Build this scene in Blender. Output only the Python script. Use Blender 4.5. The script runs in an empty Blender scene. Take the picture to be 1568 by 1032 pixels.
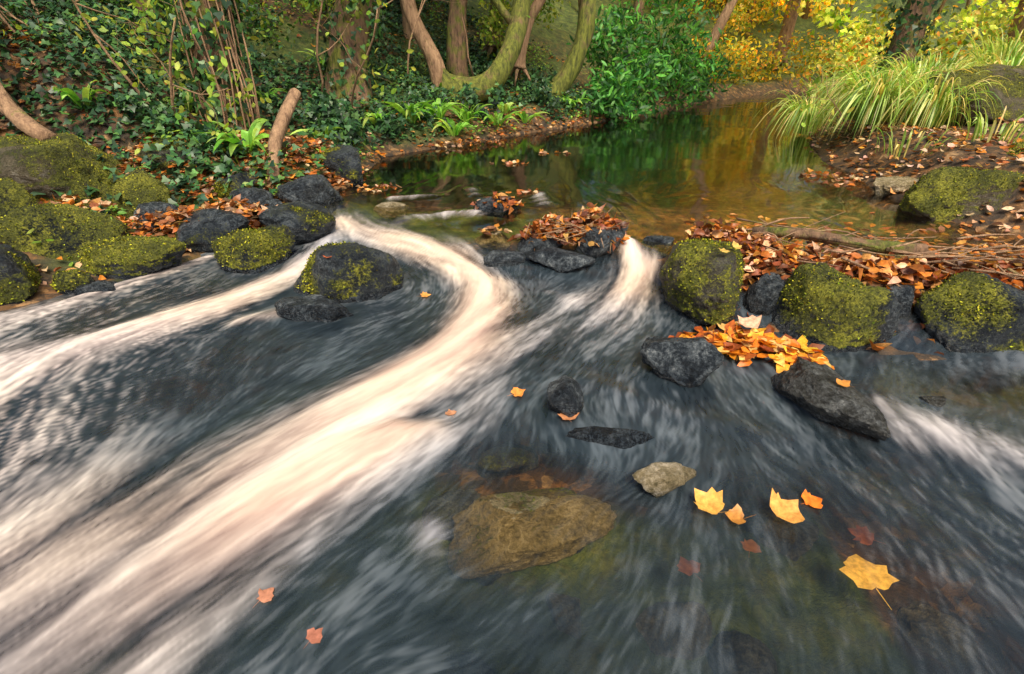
import bpy, bmesh, math, numpy as np
from mathutils import Vector
rng=np.random.default_rng(7)
scene=bpy.context.scene
# ------------------------------------------------------------------ helpers
def ss(t): 
    t=np.clip(t,0,1); return t*t*(3-2*t)
_T3=np.random.default_rng(3).random((64,64,64)).astype(np.float32)
def noise3(P,f):
    P=np.asarray(P)*f+100.0; I=np.floor(P).astype(int); F=P-I; F=F*F*(3-2*F); I&=63; J=(I+1)&63
    x0,y0,z0=I[...,0],I[...,1],I[...,2]; x1,y1,z1=J[...,0],J[...,1],J[...,2]; fx,fy,fz=F[...,0],F[...,1],F[...,2]
    a=_T3[x0,y0,z0]*(1-fx)+_T3[x1,y0,z0]*fx; b=_T3[x0,y1,z0]*(1-fx)+_T3[x1,y1,z0]*fx
    c=_T3[x0,y0,z1]*(1-fx)+_T3[x1,y0,z1]*fx; d=_T3[x0,y1,z1]*(1-fx)+_T3[x1,y1,z1]*fx
    return ((a*(1-fy)+b*fy)*(1-fz)+(c*(1-fy)+d*fy)*fz)*2-1
def noise2(x,y,f,s=0): 
    x=np.asarray(x,float); return noise3(np.stack([x,np.asarray(y,float),np.zeros_like(x)+s*3.37],-1),f)
def mk(name,V,F,mat,col=None,attrs=None,parent=None,smooth=True,loc=None):
    me=bpy.data.meshes.new(name); V=np.asarray(V,np.float32); 
    Fs=F if isinstance(F,list) else [F]
    me.vertices.add(len(V)); me.vertices.foreach_set('co',V.ravel())
    idx=np.concatenate([f.ravel() for f in Fs]).astype(np.int32)
    tot=np.concatenate([np.full(len(f),f.shape[1]) for f in Fs]); st=np.concatenate([[0],np.cumsum(tot)[:-1]]).astype(np.int32)
    me.loops.add(len(idx)); me.loops.foreach_set('vertex_index',idx)
    me.polygons.add(len(tot)); me.polygons.foreach_set('loop_start',st)
    me.polygons.foreach_set('use_smooth',np.full(len(tot),smooth))
    me.update(calc_edges=True)
    if col is not None:
        a=me.attributes.new('Col','FLOAT_COLOR','POINT'); c=np.ones((len(V),4),np.float32); c[:,:3]=col; a.data.foreach_set('color',c.ravel())
    for k,v in (attrs or {}).items():
        a=me.attributes.new(k,'FLOAT','POINT'); a.data.foreach_set('value',np.asarray(v,np.float32).ravel())
    me.validate(); me.materials.append(mat)
    o=bpy.data.objects.new(name,me); scene.collection.objects.link(o)
    if loc is not None: o.location=loc
    if parent is not None: 
        o.parent=parent
    return o
def gridfaces(r,c):
    i=np.arange(r*c).reshape(r,c); return np.stack([i[:-1,:-1],i[:-1,1:],i[1:,1:],i[1:,:-1]],-1).reshape(-1,4)
def unit(v): return v/(np.linalg.norm(v,axis=-1,keepdims=True)+1e-9)
def pal(cols,n,r=rng,var=.25):
    c=np.array(cols)[r.integers(0,len(cols),n)]; return np.clip(c*(1+r.uniform(-var,var,(n,1)))*(1+r.uniform(-.12,.12,(n,3))),0.003,.9)
# leaf templates
T_SIMPLE=(np.array([[0,0,0],[-.3,.45,.1],[0,1,-.05],[.3,.45,.1]]),np.array([[0,2,1],[0,3,2]]))
T_OVAL=(np.array([[0,0,0],[-.22,.22,.05],[-.27,.6,.07],[0,1,0],[.27,.6,.07],[.22,.22,.05],[0,.28,0],[0,.62,0]]),np.array([[0,5,6,1],[1,6,7,2],[5,4,7,6],[3,2,7,4]]))
T_LONG=(np.array([[0,0,0],[-.13,.3,.03],[-.13,.65,.03],[0,1,-.08],[.13,.65,.03],[.13,.3,.03],[0,.3,0],[0,.65,0]]),T_OVAL[1])
T_IVY=(np.array([[0,.35,0],[0,.08,.0],[-.42,0,.03],[-.5,.3,.03],[-.26,.48,.02],[0,1,-.06],[.26,.48,.02],[.5,.3,.03],[.42,0,.03]]),
       np.array([[0,1,2],[0,2,3],[0,3,4],[0,4,5],[0,5,6],[0,6,7],[0,7,8],[0,8,1]]))
def _maple(sd=0):
    r=np.random.default_rng(sd)
    pts=[[0,.42,0]]
    out=[(0,.08),(-.14,.03),(-.34,.06),(-.40,.2),(-.60,.42),(-.44,.5),(-.42,.66),(-.28,.66),(-.14,.82),(.03,.98),(.15,.82),(.28,.68),(.42,.66),(.46,.5),(.58,.36),(.40,.2),(.32,.07),(.15,.02)]
    out=[(x+r.normal(0,.03),y+r.normal(0,.03)) for x,y in out]
    for x,y in out: pts.append([x,y,.06*abs(x)+r.normal(0,.035)])
    pts+= [[-.012,.08,0],[.012,.08,0],[.06,-.4,-.02],[.075,-.4,-.02]]
    n=len(out); f=[[0,1+i,1+(i+1)%n] for i in range(n)]+[[n+1,n+2,n+3],[n+2,n+4,n+3]]
    return np.array(pts),np.array(f)
def leafmesh(pos,d,nrm,size,tm,curl=0.0,cross=0.0):
    tv,tf=tm; n=len(pos); d=unit(d); nrm=unit(nrm-d*(nrm*d).sum(-1,keepdims=True)); s=np.cross(d,nrm)
    size=np.broadcast_to(size,(n,)); cu=np.broadcast_to(curl,(n,)); cr=np.broadcast_to(cross,(n,))
    x=tv[None,:,0]; y=tv[None,:,1]; z=tv[None,:,2]+cu[:,None]*(y-.4)**2+cr[:,None]*x*x*2
    V=pos[:,None,:]+size[:,None,None]*(x[...,None]*s[:,None]+y[...,None]*d[:,None]+z[...,None]*nrm[:,None])
    F=(tf[None]+(np.arange(n)*len(tv))[:,None,None]).reshape(-1,tf.shape[1])
    return V.reshape(-1,3),F,len(tv)
def leafobj(name,pos,d,nrm,size,col,mat,tm,curl=0.,cross=0.,parent=None):
    V,F,k=leafmesh(pos,d,nrm,size,tm,curl,cross)
    return mk(name,V,F,mat,col=np.repeat(col,k,0),parent=parent,smooth=True)
def rdir(n,r=rng): return unit(r.normal(size=(n,3)))
def tube(path,rad,n=8,rough=0.0,seed=0):
    path=np.asarray(path,float); k=len(path); rad=np.broadcast_to(rad,(k,)).astype(float)
    tg=unit(np.gradient(path,axis=0)); ref=np.array([0.3,-.9,.2]); 
    a=unit(np.cross(tg,ref)); b=np.cross(tg,a); an=np.linspace(0,2*np.pi,n,endpoint=False)
    R=rad[:,None]*np.ones(n)
    if rough: 
        q=path[:,None,:]*1.0+.5*(np.cos(an)[None,:,None]*a[:,None]+np.sin(an)[None,:,None]*b[:,None])
        R=R*(1+rough*noise3(q+seed,3)+rough*.6*noise3(q*np.array([1,1,.35])+seed,9))
    V=path[:,None,:]+R[...,None]*(np.cos(an)[None,:,None]*a[:,None]+np.sin(an)[None,:,None]*b[:,None])
    i=np.arange(k*n).reshape(k,n); F=np.stack([i[:-1],np.roll(i[:-1],-1,1),np.roll(i[1:],-1,1),i[1:]],-1).reshape(-1,4)
    V=V.reshape(-1,3); V=np.vstack([V,path[:1],path[-1:]]); c0,c1=k*n,k*n+1
    e0=np.stack([np.full(n,c0),np.roll(i[0],-1),i[0],i[0]],-1)[:, :3]; e1=np.stack([np.full(n,c1),i[-1],np.roll(i[-1],-1)],-1)
    return V,F,np.vstack([e0,e1])
def merge(tubes):
    V=[];Q=[];T=[];o=0
    for v,f,t in tubes: V.append(v);Q.append(f+o);T.append(t+o);o+=len(v)
    return np.vstack(V),[np.vstack(Q),np.vstack(T)]
def smoothpath(pts,k):
    pts=np.asarray(pts,float); n=len(pts); u=np.linspace(0,n-1,k); i=np.clip(np.floor(u).astype(int),0,n-2); t=(u-i)[:,None]
    p0=pts[np.maximum(i-1,0)];p1=pts[i];p2=pts[i+1];p3=pts[np.minimum(i+2,n-1)]
    return .5*((2*p1)+(-p0+p2)*t+(2*p0-5*p1+4*p2-p3)*t*t+(-p0+3*p1-3*p2+p3)*t**3)
# ------------------------------------------------------------------ materials
def newmat(name):
    m=bpy.data.materials.new(name); m.use_nodes=True; nt=m.node_tree; nt.nodes.clear(); return m,nt
def N(nt,t,**kw):
    n=nt.nodes.new(t)
    for k,v in kw.items(): setattr(n,k,v)
    return n
def ramp(nt,src,stops):
    r=N(nt,'ShaderNodeValToRGB'); e=r.color_ramp.elements
    while len(e)<len(stops): e.new(.5)
    for q,(p,c) in zip(e,stops): q.position=p; q.color=(*c,1) if len(c)==3 else c
    nt.links.new(src,r.inputs[0]); return r.outputs[0]
def noiseN(nt,pos,scale,detail=4,rough=.6,dist=0):
    n=N(nt,'ShaderNodeTexNoise'); n.inputs['Scale'].default_value=scale; n.inputs['Detail'].default_value=detail; n.inputs['Roughness'].default_value=rough; n.inputs['Distortion'].default_value=dist
    nt.links.new(pos,n.inputs['Vector']); return n.outputs[0]
def mixc(nt,fac,a,b,mode='MIX'):
    m=N(nt,'ShaderNodeMix',data_type='RGBA',blend_type=mode)
    for s,k in ((fac,0),(a,6),(b,7)):
        if hasattr(s,'is_linked'): nt.links.new(s,m.inputs[k])
        else: m.inputs[k].default_value=s if not isinstance(s,tuple) else (*s,1)
    return m.outputs[2]
def mathn(nt,op,a,b=0.,clamp=False):
    m=N(nt,'ShaderNodeMath',operation=op,use_clamp=clamp)
    for s,k in ((a,0),(b,1)):
        if hasattr(s,'is_linked'): nt.links.new(s,m.inputs[k])
        else: m.inputs[k].default_value=s
    return m.outputs[0]
def leafmat(name,rough=.45,trans=.3,nscale=30,spec=.5,gain=1.25):
    m,nt=newmat(name); at=N(nt,'ShaderNodeAttribute',attribute_name='Col'); g=N(nt,'ShaderNodeNewGeometry')
    nz=noiseN(nt,g.outputs['Position'],nscale,3); v=ramp(nt,nz,[(.3,(.5*gain,.46*gain,.42*gain)),(.7,(gain,gain,gain))])
    c=mixc(nt,1.0,at.outputs['Color'],v,'MULTIPLY')
    p=N(nt,'ShaderNodeBsdfPrincipled'); nt.links.new(c,p.inputs['Base Color']); p.inputs['Roughness'].default_value=rough; p.inputs['Specular IOR Level'].default_value=spec
    sh=p.outputs[0]
    if trans:
        t=N(nt,'ShaderNodeBsdfTranslucent'); nt.links.new(mixc(nt,1.0,c,(1.5,1.5,.8),'MULTIPLY'),t.inputs[0])
        mx=N(nt,'ShaderNodeMixShader'); mx.inputs[0].default_value=trans
        nt.links.new(p.outputs[0],mx.inputs[1]); nt.links.new(t.outputs[0],mx.inputs[2]); sh=mx.outputs[0]
    o=N(nt,'ShaderNodeOutputMaterial'); nt.links.new(sh,o.inputs[0]); return m
M_green=leafmat('green_leaf',.45,.4,gain=2.3,spec=.35); M_far=leafmat('woodland_leaf',.6,.45,gain=3.0,spec=.2,nscale=8); M_gold=leafmat('autumn_leaf',.5,.45,gain=2.0,spec=.3,nscale=12); M_ivy=leafmat('ivy_leaf',.42,0,gain=1.9,spec=.4); M_dead=leafmat('dead_leaf',.42,.15,60,gain=1.5,spec=.4); M_grass=leafmat('grass_blade',.4,.35,20,gain=1.9); M_moss=leafmat('moss_tuft',.9,0,15,.1,gain=1.6)
def barkmat(name,c0,c1,moss):
    m,nt=newmat(name); g=N(nt,'ShaderNodeNewGeometry'); mp=N(nt,'ShaderNodeMapping'); mp.inputs['Scale'].default_value=(1,1,.25); nt.links.new(g.outputs['Position'],mp.inputs[0])
    nz=noiseN(nt,mp.outputs[0],22,6,.7,.4); c=ramp(nt,nz,[(.3,c0),(.7,c1)])
    mo=noiseN(nt,g.outputs['Position'],4.5,6,.7); mf=ramp(nt,mo,[(.62-moss*.3,(0,0,0)),(.72-moss*.25,(1,1,1))]); mc=ramp(nt,nz,[(.35,(.04,.05,.008)),(.65,(.22,.24,.03))]); c=mixc(nt,mf,c,mc)
    p=N(nt,'ShaderNodeBsdfPrincipled'); nt.links.new(c,p.inputs['Base Color']); p.inputs['Roughness'].default_value=.8
    b=N(nt,'ShaderNodeBump'); b.inputs['Strength'].default_value=.9; b.inputs['Distance'].default_value=.04; nt.links.new(nz,b.inputs['Height']); nt.links.new(b.outputs[0],p.inputs['Normal'])
    o=N(nt,'ShaderNodeOutputMaterial'); nt.links.new(p.outputs[0],o.inputs[0]); return m
M_bark=barkmat('bark',(.05,.03,.018),(.34,.20,.11),.5); M_barkm=barkmat('mossy_bark',(.06,.04,.02),(.3,.19,.09),1.0); M_barkp=barkmat('pale_bark',(.15,.08,.045),(.54,.34,.19),.15)
def rockmat():
    m,nt=newmat('wet_rock'); g=N(nt,'ShaderNodeNewGeometry'); pos=g.outputs['Position']
    n1=noiseN(nt,pos,13,9,.75,.3); n2=noiseN(nt,pos,75,5,.75); n3=noiseN(nt,pos,5,4)
    tone=N(nt,'ShaderNodeAttribute',attribute_name='tone'); ms=N(nt,'ShaderNodeAttribute',attribute_name='moss'); wet=N(nt,'ShaderNodeAttribute',attribute_name='wet')
    nn=mathn(nt,'ADD',mathn(nt,'MULTIPLY',n1,.6),mathn(nt,'MULTIPLY',n2,.4))
    base=ramp(nt,nn,[(.40,(.005,.007,.010)),(.49,(.030,.040,.050)),(.57,(.14,.165,.18)),(.66,(.45,.48,.47))])
    brown=ramp(nt,nn,[(.38,(.09,.075,.03)),(.5,(.34,.27,.14)),(.62,(.72,.60,.42))])
    c=mixc(nt,tone.outputs['Fac'],base,brown)
    c=mixc(nt,wet.outputs['Fac'],c,mixc(nt,1.0,c,(.38,.41,.45),'MULTIPLY'))
    mossc=ramp(nt,mathn(nt,'ADD',mathn(nt,'MULTIPLY',n2,.55),mathn(nt,'MULTIPLY',n3,.45)),[(.36,(.018,.024,.004)),(.5,(.13,.145,.012)),(.62,(.46,.45,.04))])
    mf=mathn(nt,'ADD',ms.outputs['Fac'],mathn(nt,'MULTIPLY',mathn(nt,'SUBTRACT',nn,.5),4.2)); mf=mathn(nt,'MULTIPLY',mathn(nt,'SUBTRACT',mf,.42),3.,True)
    c=mixc(nt,mf,c,mossc)
    p=N(nt,'ShaderNodeBsdfPrincipled'); nt.links.new(c,p.inputs['Base Color'])
    r=mathn(nt,'SUBTRACT',.40,mathn(nt,'MULTIPLY',wet.outputs['Fac'],.25)); r=mathn(nt,'ADD',r,mathn(nt,'MULTIPLY',mf,.45)); nt.links.new(r,p.inputs['Roughness'])
    h=mathn(nt,'ADD',n1,mathn(nt,'MULTIPLY',n2,mathn(nt,'ADD',.35,mathn(nt,'MULTIPLY',mf,.6))))
    b=N(nt,'ShaderNodeBump'); b.inputs['Strength'].default_value=1.; b.inputs['Distance'].default_value=.05; nt.links.new(h,b.inputs['Height']); nt.links.new(b.outputs[0],p.inputs['Normal'])
    o=N(nt,'ShaderNodeOutputMaterial'); nt.links.new(p.outputs[0],o.inputs[0]); return m
M_rock=rockmat()
def groundmat():
    m,nt=newmat('woodland_floor'); g=N(nt,'ShaderNodeNewGeometry'); pos=g.outputs['Position']
    n1=noiseN(nt,pos,9,6,.7,.5); vo=N(nt,'ShaderNodeTexVoronoi'); vo.inputs['Scale'].default_value=16; nt.links.new(pos,vo.inputs['Vector'])
    sep=N(nt,'ShaderNodeSeparateColor'); nt.links.new(vo.outputs['Color'],sep.inputs[0])
    lit=ramp(nt,sep.outputs[0],[(0,(.06,.03,.012)),(.4,(.13,.065,.02)),(.75,(.26,.12,.035)),(1,(.36,.22,.10))])
    soil=ramp(nt,n1,[(.3,(.018,.014,.009)),(.7,(.08,.05,.028))]); c=mixc(nt,ramp(nt,n1,[(.45,(0,0,0)),(.6,(1,1,1))]),soil,lit)
    gr=N(nt,'ShaderNodeAttribute',attribute_name='green').outputs['Fac']
    n4=noiseN(nt,pos,6,8,.8); gc=ramp(nt,n4,[(.35,(.015,.03,.008)),(.5,(.06,.10,.018)),(.65,(.18,.22,.04))]); c=mixc(nt,gr,c,gc)
    p=N(nt,'ShaderNodeBsdfPrincipled'); nt.links.new(c,p.inputs['Base Color']); p.inputs['Roughness'].default_value=.75
    b=N(nt,'ShaderNodeBump'); b.inputs['Strength'].default_value=.8; b.inputs['Distance'].default_value=.04; nt.links.new(n1,b.inputs['Height']); nt.links.new(b.outputs[0],p.inputs['Normal'])
    o=N(nt,'ShaderNodeOutputMaterial'); nt.links.new(p.outputs[0],o.inputs[0]); return m
M_ground=groundmat()
def watermat():
    m,nt=newmat('stream_water'); A=lambda n:N(nt,'ShaderNodeAttribute',attribute_name=n).outputs['Fac']
    foam_glint=A('foam_glint'); veil=A('veil'); st=A('streak'); warm=A('warm'); fb=A('fb'); deep=A('deep')
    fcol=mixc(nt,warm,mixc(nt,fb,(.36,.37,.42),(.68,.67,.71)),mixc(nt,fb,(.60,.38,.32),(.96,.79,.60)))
    vcol=ramp(nt,st,[(.18,(.010,.018,.025)),(.5,(.030,.045,.057)),(.82,(.10,.128,.15))])
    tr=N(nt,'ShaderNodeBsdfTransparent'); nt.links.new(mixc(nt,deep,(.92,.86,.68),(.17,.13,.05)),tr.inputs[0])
    dv=N(nt,'ShaderNodeBsdfDiffuse'); nt.links.new(vcol,dv.inputs[0])
    m1=N(nt,'ShaderNodeMixShader'); nt.links.new(veil,m1.inputs[0]); nt.links.new(tr.outputs[0],m1.inputs[1]); nt.links.new(dv.outputs[0],m1.inputs[2])
    gl=N(nt,'ShaderNodeBsdfGlossy'); gl.inputs['Color'].default_value=(1,1,1,1); nt.links.new(mathn(nt,'ADD',.07,mathn(nt,'MULTIPLY',veil,.28)),gl.inputs['Roughness'])
    fr=N(nt,'ShaderNodeFresnel'); nt.links.new(mathn(nt,'ADD',1.38,mathn(nt,'MULTIPLY',deep,.14)),fr.inputs[0])
    m2=N(nt,'ShaderNodeMixShader'); nt.links.new(fr.outputs[0],m2.inputs[0]); nt.links.new(m1.outputs[0],m2.inputs[1]); nt.links.new(gl.outputs[0],m2.inputs[2])
    df=N(nt,'ShaderNodeBsdfDiffuse'); nt.links.new(fcol,df.inputs[0])
    m3=N(nt,'ShaderNodeMixShader'); nt.links.new(foam_glint,m3.inputs[0]); nt.links.new(m2.outputs[0],m3.inputs[1]); nt.links.new(df.outputs[0],m3.inputs[2])
    o=N(nt,'ShaderNodeOutputMaterial'); nt.links.new(m3.outputs[0],o.inputs[0]); return m
M_water=watermat()
# ------------------------------------------------------------------ stream layout (metres)
LEFT=np.array([(-3.0,-40),(-3.0,0),(-2.85,1.5),(-2.66,2.3),(-2.45,2.75),(-2.15,3.2),(-1.85,3.6),(-1.65,4.0),(-1.45,4.5),(-1.45,5.4),(-1.42,6.0),(-.69,6.8),(.75,8.3),(2.0,9.6),(3.84,11.9),(6,14.2),(7.3,15.2),(10,17),(16,19),(60,30)])
RIGHT=np.array([(4.5,-40),(4.2,0),(3.7,1.5),(3.6,2.5),(3.3,3.2),(3.1,3.6),(3.1,4.4),(3.3,5.0),(3.35,5.65),(3.75,6.8),(4.4,8.05),(5.8,10.6),(7.1,12.9),(8.6,14.3),(11,15.7),(17,17.5),(60,27)])
POLY=np.vstack([LEFT,RIGHT[::-1]])
def pdist(X,Y,P):
    D=np.full(X.shape,1e9)
    for (ax,ay),(bx,by) in zip(P[:-1],P[1:]):
        dx,dy=bx-ax,by-ay; t=np.clip(((X-ax)*dx+(Y-ay)*dy)/(dx*dx+dy*dy),0,1); D=np.minimum(D,np.hypot(X-ax-t*dx,Y-ay-t*dy))
    return D
def inside(X,Y):
    r=np.zeros(X.shape,bool); n=len(POLY)
    for i in range(n):
        ax,ay=POLY[i]; bx,by=POLY[(i+1)%n]
        if ay==by: continue
        r^=((ay>Y)!=(by>Y))&(X<(bx-ax)*(Y-ay)/(by-ay)+ax)
    return r
WX=[-2.6,-1.3,-.74,-.1,.78,1.0,1.6,2.2,4]; WY=[4.0,3.95,3.45,3.05,2.98,2.6,2.2,2.0,1.95]
def Wl(X,Y): return .12*ss((Y-np.interp(X,WX,WY)+.24)/.42)
DAM=np.array([(1.22,3.0),(1.45,2.6),(1.85,2.4),(2.5,2.35),(3.6,2.5)])
def H(X,Y):
    X=np.asarray(X,float);Y=np.asarray(Y,float); dl=pdist(X,Y,LEFT); dr=pdist(X,Y,RIGHT); ins=inside(X,Y); d=np.minimum(dl,dr); w=Wl(X,Y)
    bed=w-.03-.17*ss(d/.5)-.25*ss((Y-4.2)/1.5)*ss(d/1.2)
    g=.25+.75*ss((Y-3.7)/1.3)
    L=w+.02+(.2*ss(dl/.4)+.10*dl)*g+.42*np.clip(dl-1.3-1.2*(1-g),0,7)+.1*np.clip(dl-8,0,60)
    R=w+.02+.26*ss(dr/.6)+.11*dr+.12*np.clip(dr-3,0,60)
    z=np.where(ins,bed,np.where(dl<dr,L,R))
    n=.09*noise2(X,Y,.9,1)+.05*noise2(X,Y,2.7,2)+.02*noise2(X,Y,7,3)+.25*noise2(X,Y,.25,4)*ss((d-2)/4)
    z=z+n*np.where(ins,.25,ss(d/.5))
    dd=pdist(X,Y,DAM); z=np.maximum(z,.19*np.exp(-(dd/.2)**2)+.015*noise2(X,Y,9))
    return np.where((dd<.5),z,np.where(ins,np.minimum(z,bed+.06),z))
u=np.linspace(-5.2,5.2,620); gx=.3+1.6*np.sinh(u); v=np.linspace(-4.4,4.9,560); gy=3.5+2.2*np.sinh(v)
GX,GY=np.meshgrid(gx,gy); GZ=H(GX,GY)
dB=np.minimum(pdist(GX,GY,LEFT),pdist(GX,GY,RIGHT)); gG=np.maximum(ss((GY-9)/6)*ss(dB/1.)*.9, .85*ss((noise2(GX,GY,1.3,31)+.3)/.4)*(GX<1)*ss(dB/.3))
mk('ground',np.stack([GX,GY,GZ],-1).reshape(-1,3),gridfaces(*GX.shape),M_ground,attrs={'green':gG})
# ------------------------------------------------------------------ water
A=[(-1.30,3.78,.12,.6),(-.82,3.36,.14,.75),(-.385,3.03,.14,.8),(-.16,2.63,.16,.9),(-.15,2.3,.18,1.),(-.22,2.02,.19,1.),(-.36,1.78,.2,.85),(-.6,1.5,.24,.58),(-.86,1.2,.27,.45),(-1.12,.9,.3,.42),(-1.45,.5,.34,.38)]
A2=[(-.29,1.41,.07,.5),(-.40,1.37,.10,.85),(-.54,1.24,.14,.95),(-.70,1.04,.18,.8),(-.86,.8,.2,.55),(-1.0,.55,.22,.4),(-1.15,.3,.24,.36)]
A3=[(-.24,1.92,.09,.6),(-.38,1.75,.12,.8),(-.55,1.55,.15,.6),(-.8,1.25,.18,.35)]
B=[(-1.3,3.75,.11,.6),(-1.28,3.3,.1,.7),(-1.32,2.85,.11,.8),(-1.53,2.42,.14,.9),(-1.79,2.12,.17,.85),(-2.15,1.79,.22,.65),(-2.8,1.4,.28,.5)]
C=[(-1.95,3.12,.05,.7),(-2.16,2.78,.07,.6),(-2.4,2.4,.11,.6),(-2.7,2.1,.17,.55)]
D=[(.72,3.1,.07,.75),(.77,2.85,.11,.95),(.64,2.58,.17,.75),(.42,2.3,.22,.42),(.1,2.1,.24,.2)]
S=[A,B,C,D,A2,A3,
 [(-2.3,1.75,.4,.36),(-1.75,1.3,.4,.34),(-1.45,.9,.35,.32),(-1.5,.4,.33,.36)],[(-.75,.6,.1,.12),(-.95,.3,.12,.15)],
 [(1.40,1.56,.10,.42),(1.43,1.42,.15,.46)],[(1.6,1.36,.13,.33),(1.78,1.22,.22,.55)],  # right-hand white patches: foam mixed with sky reflection painted in
 [(-.95,4.15,.07,.4),(-.65,4.25,.06,.4)],[(-.3,4.3,.06,.35),(-.35,4.5,.05,.3)],[(.22,4.35,.06,.3),(.25,4.0,.1,.5)],[(-.3,3.75,.09,.45),(-.75,3.6,.1,.5)],  # upper pool: bright sky reflections painted into the foam mask, with some foam
 [(-1.2,2.34,.06,.55),(-1.33,2.24,.07,.45)],[(-.24,1.0,.05,.32),(-.20,.88,.06,.3)],
 [(.1,2.05,.18,.22),(-.05,1.8,.16,.2),(-.13,1.5,.14,.25),(-.35,1.2,.16,.12)],[(.3,1.75,.05,.12),(.6,1.55,.05,.12),(.95,1.4,.06,.1)],
 [(.95,2.12,.04,.6),(1.05,2.1,.04,.4)],[(.2,2.6,.05,.2),(.35,2.45,.1,.2)]]
def strokes(X,Y,want_dir=False):
    F=np.zeros(X.shape); vx=np.full(X.shape,-.40)+.75*ss((X-.1)/1.2)*ss((2.2-Y)/.6); vy=np.full(X.shape,-1.0); vx=vx*.35;vy=vy*.35
    wa=np.zeros(X.shape)
    for k,st in enumerate(S):
        Fk=np.zeros(X.shape)
        for p,q in zip(st[:-1],st[1:]):
            dx,dy=q[0]-p[0],q[1]-p[1]; L=math.hypot(dx,dy); t=np.clip(((X-p[0])*dx+(Y-p[1])*dy)/(L*L),0,1)
            d=np.hypot(X-p[0]-t*dx,Y-p[1]-t*dy); w=p[2]+t*(q[2]-p[2]); I=p[3]+t*(q[3]-p[3])
            g=I*np.exp(-(d/w)**2)
            Fk=np.maximum(Fk,g)
            if want_dir and k<7: gg=np.exp(-(d/(w*1.5))**2)*1.5; vx+=gg*dx/L; vy+=gg*dy/L
        if k in (0,4,5): wa=np.maximum(wa,Fk)
        F=np.maximum(F,Fk) if k<4 else 1.1-(1.1-np.clip(F,0,1.1))*(1-np.clip(Fk,0,1)) 
    if want_dir: return vx,vy
    return F,wa
rx=np.arange(-4.5,4.5,.02); ry=np.arange(-.5,8.,.02); RX,RY=np.meshgrid(rx,ry)
vx,vy=strokes(RX,RY,True)
ang=.85*noise2(RX,RY,1.3,5)+.45*noise2(RX,RY,3.5,6)+.3*noise2(RX,RY,8,7)+.2*noise2(RX,RY,18,8); mag=np.hypot(vx,vy); damp=np.clip(1-(mag-.4),0.3,1); ca=np.cos(ang*damp);sa=np.sin(ang*damp)
vx,vy=vx*ca-vy*sa,vx*sa+vy*ca; mg=np.hypot(vx,vy); vx/=mg; vy/=mg
def vel(x,y):
    i=np.clip(((x+4.5)/.02).astype(np.int32),0,len(rx)-1); j=np.clip(((y+.5)/.02).astype(np.int32),0,len(ry)-1); return vx[j,i],vy[j,i]
TX=np.random.default_rng(11).random((1024,1024)).astype(np.float32)
def tex(x,y,cell):
    a=x/cell+4096;b=y/cell+4096; i=np.floor(a).astype(np.int32); j=np.floor(b).astype(np.int32); fx=a-i; fy=b-j; fx=fx*fx*(3-2*fx); fy=fy*fy*(3-2*fy); i&=1023;j&=1023; i1=(i+1)&1023;j1=(j+1)&1023
    return (TX[j,i]*(1-fx)+TX[j,i1]*fx)*(1-fy)+(TX[j1,i]*(1-fx)+TX[j1,i1]*fx)*fy
def lic(x,y,cell,step,n):
    acc=tex(x,y,cell)+.0; wt=1.
    for sgn in (1,-1):
        px,py=x.copy(),y.copy()
        for k in range(n):
            a,b=vel(px,py); px+=sgn*step*a; py+=sgn*step*b; w=1-(k+1)/(n+1); acc+=w*tex(px,py,cell); wt+=w
    acc/=wt; s=acc.std(); return (acc-acc.mean())/s
u=np.linspace(-3.95,3.95,1150); wx=.9*np.sinh(u); wy=np.concatenate([np.linspace(-12,.2,24),np.exp(np.linspace(math.log(.3),math.log(34),840))])
X,Y=np.meshgrid(wx,wy); X=X.ravel();Y=Y.ravel()
foam_glint,wa=strokes(X,Y)
near=(Y<7.5)&(Y>-.4)&(np.abs(X)<4.4)
fine=np.zeros(X.shape); med=np.zeros(X.shape); big=np.zeros(X.shape)
xn,yn=X[near],Y[near]
fine[near]=lic(xn,yn,.008,.006,5); med[near]=lic(xn,yn,.024,.016,12); big[near]=lic(xn,yn,.08,.05,12)
cloud=noise2(X,Y,3,41)+.6*noise2(X,Y,7,42)+.4*noise2(X,Y,15,43)
st=np.clip(.5+.08*fine+.06*med+.05*big+.20*cloud,0,1)
lower=1-Wl(X,Y)/.12
thin=np.clip(foam_glint*1.1,0,1)
leftm=ss((-X-1.0)/.8)
edge=thin*(1-thin)*4
F=ss((foam_glint*1.10+.04*fine*(.25+.8*edge+1.*leftm)+(.045*med+.085*big)*(.25+.9*edge+.5*thin)+.06*cloud*(.2+edge) -.12)/1.2)
F+= lower*.055*np.clip((.6+.8*leftm)*fine+.4*med+.2*big+.9*cloud,0,3)*np.clip(.25+.9*noise2(X,Y,1.7,9)+.9*leftm,0,1.4)
F=np.clip(F,0,.93)
fb=np.clip(.60+.13*big+.07*med+.03*fine+.12*cloud,0,1)
calm=ss((Y-4.2)/1.2)
veil=.03+.75*ss(lower)
veil-=.78*np.exp(-(((X-.06)/.33)**2+((Y-1.06)/.24)**2)**2); veil-=.28*np.exp(-(((X-.62)/.5)**2+((Y-.8)/.25)**2)); veil-=.35*np.exp(-(((X-1.0)/.16)**2+((Y-.83)/.12)**2)); veil-=.6*np.exp(-(((X-1.95)/.45)**2+((Y-1.68)/.14)**2))
veil=np.clip(veil+ss(lower)*(.12*noise2(X,Y,2.2,3)+.07*cloud+.02*fine),.02,.94)
deep=np.clip(ss((Y-3.9)/1.0)*(1-.75*np.exp(-((X-2.9)/.7)**2)*(Y<6))*1.,0,1); deep=np.maximum(deep,.5*ss((X-1.3)/.3)*(Y<2.2))
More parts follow.
